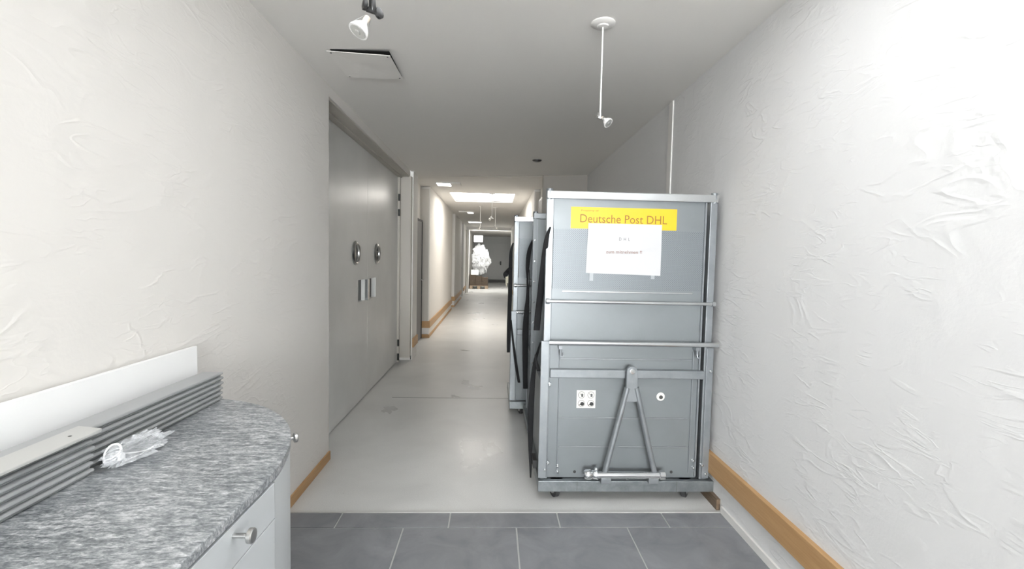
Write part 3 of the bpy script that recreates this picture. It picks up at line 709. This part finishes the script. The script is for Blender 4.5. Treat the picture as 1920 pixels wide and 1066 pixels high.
# plastic bag with cable
ct = thing('charging_cable', 'white cable and plug bunched up inside the clear bag', 'cable', (-.925, 1.19, ZT))
pts = []
for k in range(34):
    a = k*.42; pts.append((.020*math.cos(a)-.008, .018*math.sin(a)*.8, .012+.022*(1+math.sin(a*1.0+.5))/2+.001*k*.5))
MB().path(catmull(pts, 3), .0019, 6).build('cord', M['cable'], ct, smooth=True)
pts = [(.00,.01,.03),(.015,.04,.022),(.02,.075,.014),(.03,.10,.018),(.035,.118,.01),(.02,.11,.006),(.012,.07,.006),(.0,.02,.006)]
MB().path(catmull(pts, 6), .0019, 6).build('cord', M['cable'], ct, smooth=True)
MB().path(catmull([(-.016,-.012,.012),(-.020,-.010,.036),(-.012,-.002,.055),(.002,.004,.058),(.008,.006,.046),(.004,.004,.030)], 6), .0022, 8).build('cord', M['cable'], ct, smooth=True)
MB().box(-.012, .014, -.006, .014, .018, .034).build('plug', M['cable'], ct, bevel=.003)
MB().box(.000, .010, -.010, -.006, .022, .030).build('plug_pins', M['chrome'], ct)
import bmesh
def blob(name, mat, parent, cx, cy, cz_, rx, ry, rz, seed, amp, sub=4, zmin=None):
    rnd = random.Random(seed); from mathutils import noise as N
    bm = bmesh.new(); bmesh.ops.create_icosphere(bm, subdivisions=sub, radius=1)
    for v in bm.verts:
        n = v.co.normalized(); q = n*2.3+Vector((seed*3.1,)*3)
        r = 1 + amp*(abs(N.noise(q))*1.6-.5) + amp*.7*(abs(N.noise(q*2.7))-.3) + amp*.3*N.noise(q*7)
        p = Vector((n.x*rx*r, n.y*ry*r, n.z*rz*r)) + Vector((cx, cy, cz_))
        if zmin is not None: p.z = max(p.z, zmin)
        v.co = p
    me = bpy.data.meshes.new(name); bm.to_mesh(me); bm.free(); me.materials.append(mat)
    o = bpy.data.objects.new(name, me); COL.objects.link(o)
    if parent: o.parent = parent
    return o
bg = blob('plastic_bag', M['bag'], None, 0, 0, .028, .036, .088, .030, 5, .42, 5, .0006); bg.location = (-.915, 1.245, ZT)
bg.rotation_euler = (0, 0, -.12)
tag(bg, 'crumpled clear plastic bag lying on the granite worktop', 'bag')

# ------------------------------------------------------------ far pallet load
PX, PY = -.645, 21.6
t = thing('wooden_pallet', 'wooden pallet under the stacked goods beyond the far passage', 'pallet', (PX, PY, 0))
for y in (0, .22, .44, .66): MB().box(-.42, .42, y, y+.12, .122, .144).build('deck_board', M['pallet'], t)
for x in (-.42, -.07, .28): MB().box(x, x+.14, 0, .78, 0, .022).build('runner', M['pallet'], t)
for x in (-.42, -.07, .28):
    for y in (0, .33, .66): MB().box(x, x+.14, y, y+.12, .022, .10).build('block', M['pallet'], t)
for x in (-.42, -.07, .28): MB().box(x, x+.14, 0, .78, .10, .122).build('stringer', M['pallet'], t)
def carton(label, x0, x1, y0, y1, z0, z1, mat, group=None, name='cardboard_box'):
    t = thing(name, label, 'box', ((x0+x1)/2, (y0+y1)/2, z0), group); a, b_, h = (x1-x0)/2, (y1-y0)/2, z1-z0
    MB().box(-a, a, -b_, b_, 0, h).build('box_body', mat, t, bevel=.006)
    MB().box(-.025, .025, -b_-.002, b_+.002, h, h+.002).build('tape', M['tape'], t)
bx = [(-1.06,-.79),(-.785,-.51),(-.505,-.235)]
lv = ['lower', 'upper']
for i, (x0, x1) in enumerate(bx):
    h = (.24, .215, .19)[i]
    for j in range(2):
        z0 = .145+j*(h+.002)
        carton('%s brown carton in the %s column on the far pallet' % (lv[j], ('left','middle','right')[i]), x0, x1, PY+.02, PY+.60, z0, z0+h, M['cardboard'], 'brown cartons on the far pallet')
lo = blob('wrapped_load', M['wrap'], None, 0, 0, 0, .40, .30, .62, 3, .30, 5); lo.location = (-.60, PY+.46, 1.40)
for v in lo.data.vertices:
    x, y, z = v.co
    f = 1.0
    if z < 0: v.co.x = x*1.05+.02; 
    v.co.z = max(-.765, z*1.35 if z < 0 else z)
for p in lo.data.polygons: p.use_smooth = False
tag(lo, 'crumpled white stretch-wrapped goods piled on the far pallet', 'wrapped goods')
carton('white carton on top of the wrapped goods', -.90, -.50, PY+.15, PY+.5, 2.12, 2.42, M['ltpanel'], name='white_box')
carton('small white carton standing in front of the wrapped goods', -1.0, -.66, PY+.02, PY+.10, .630, .86, M['ltpanel'], name='white_box')
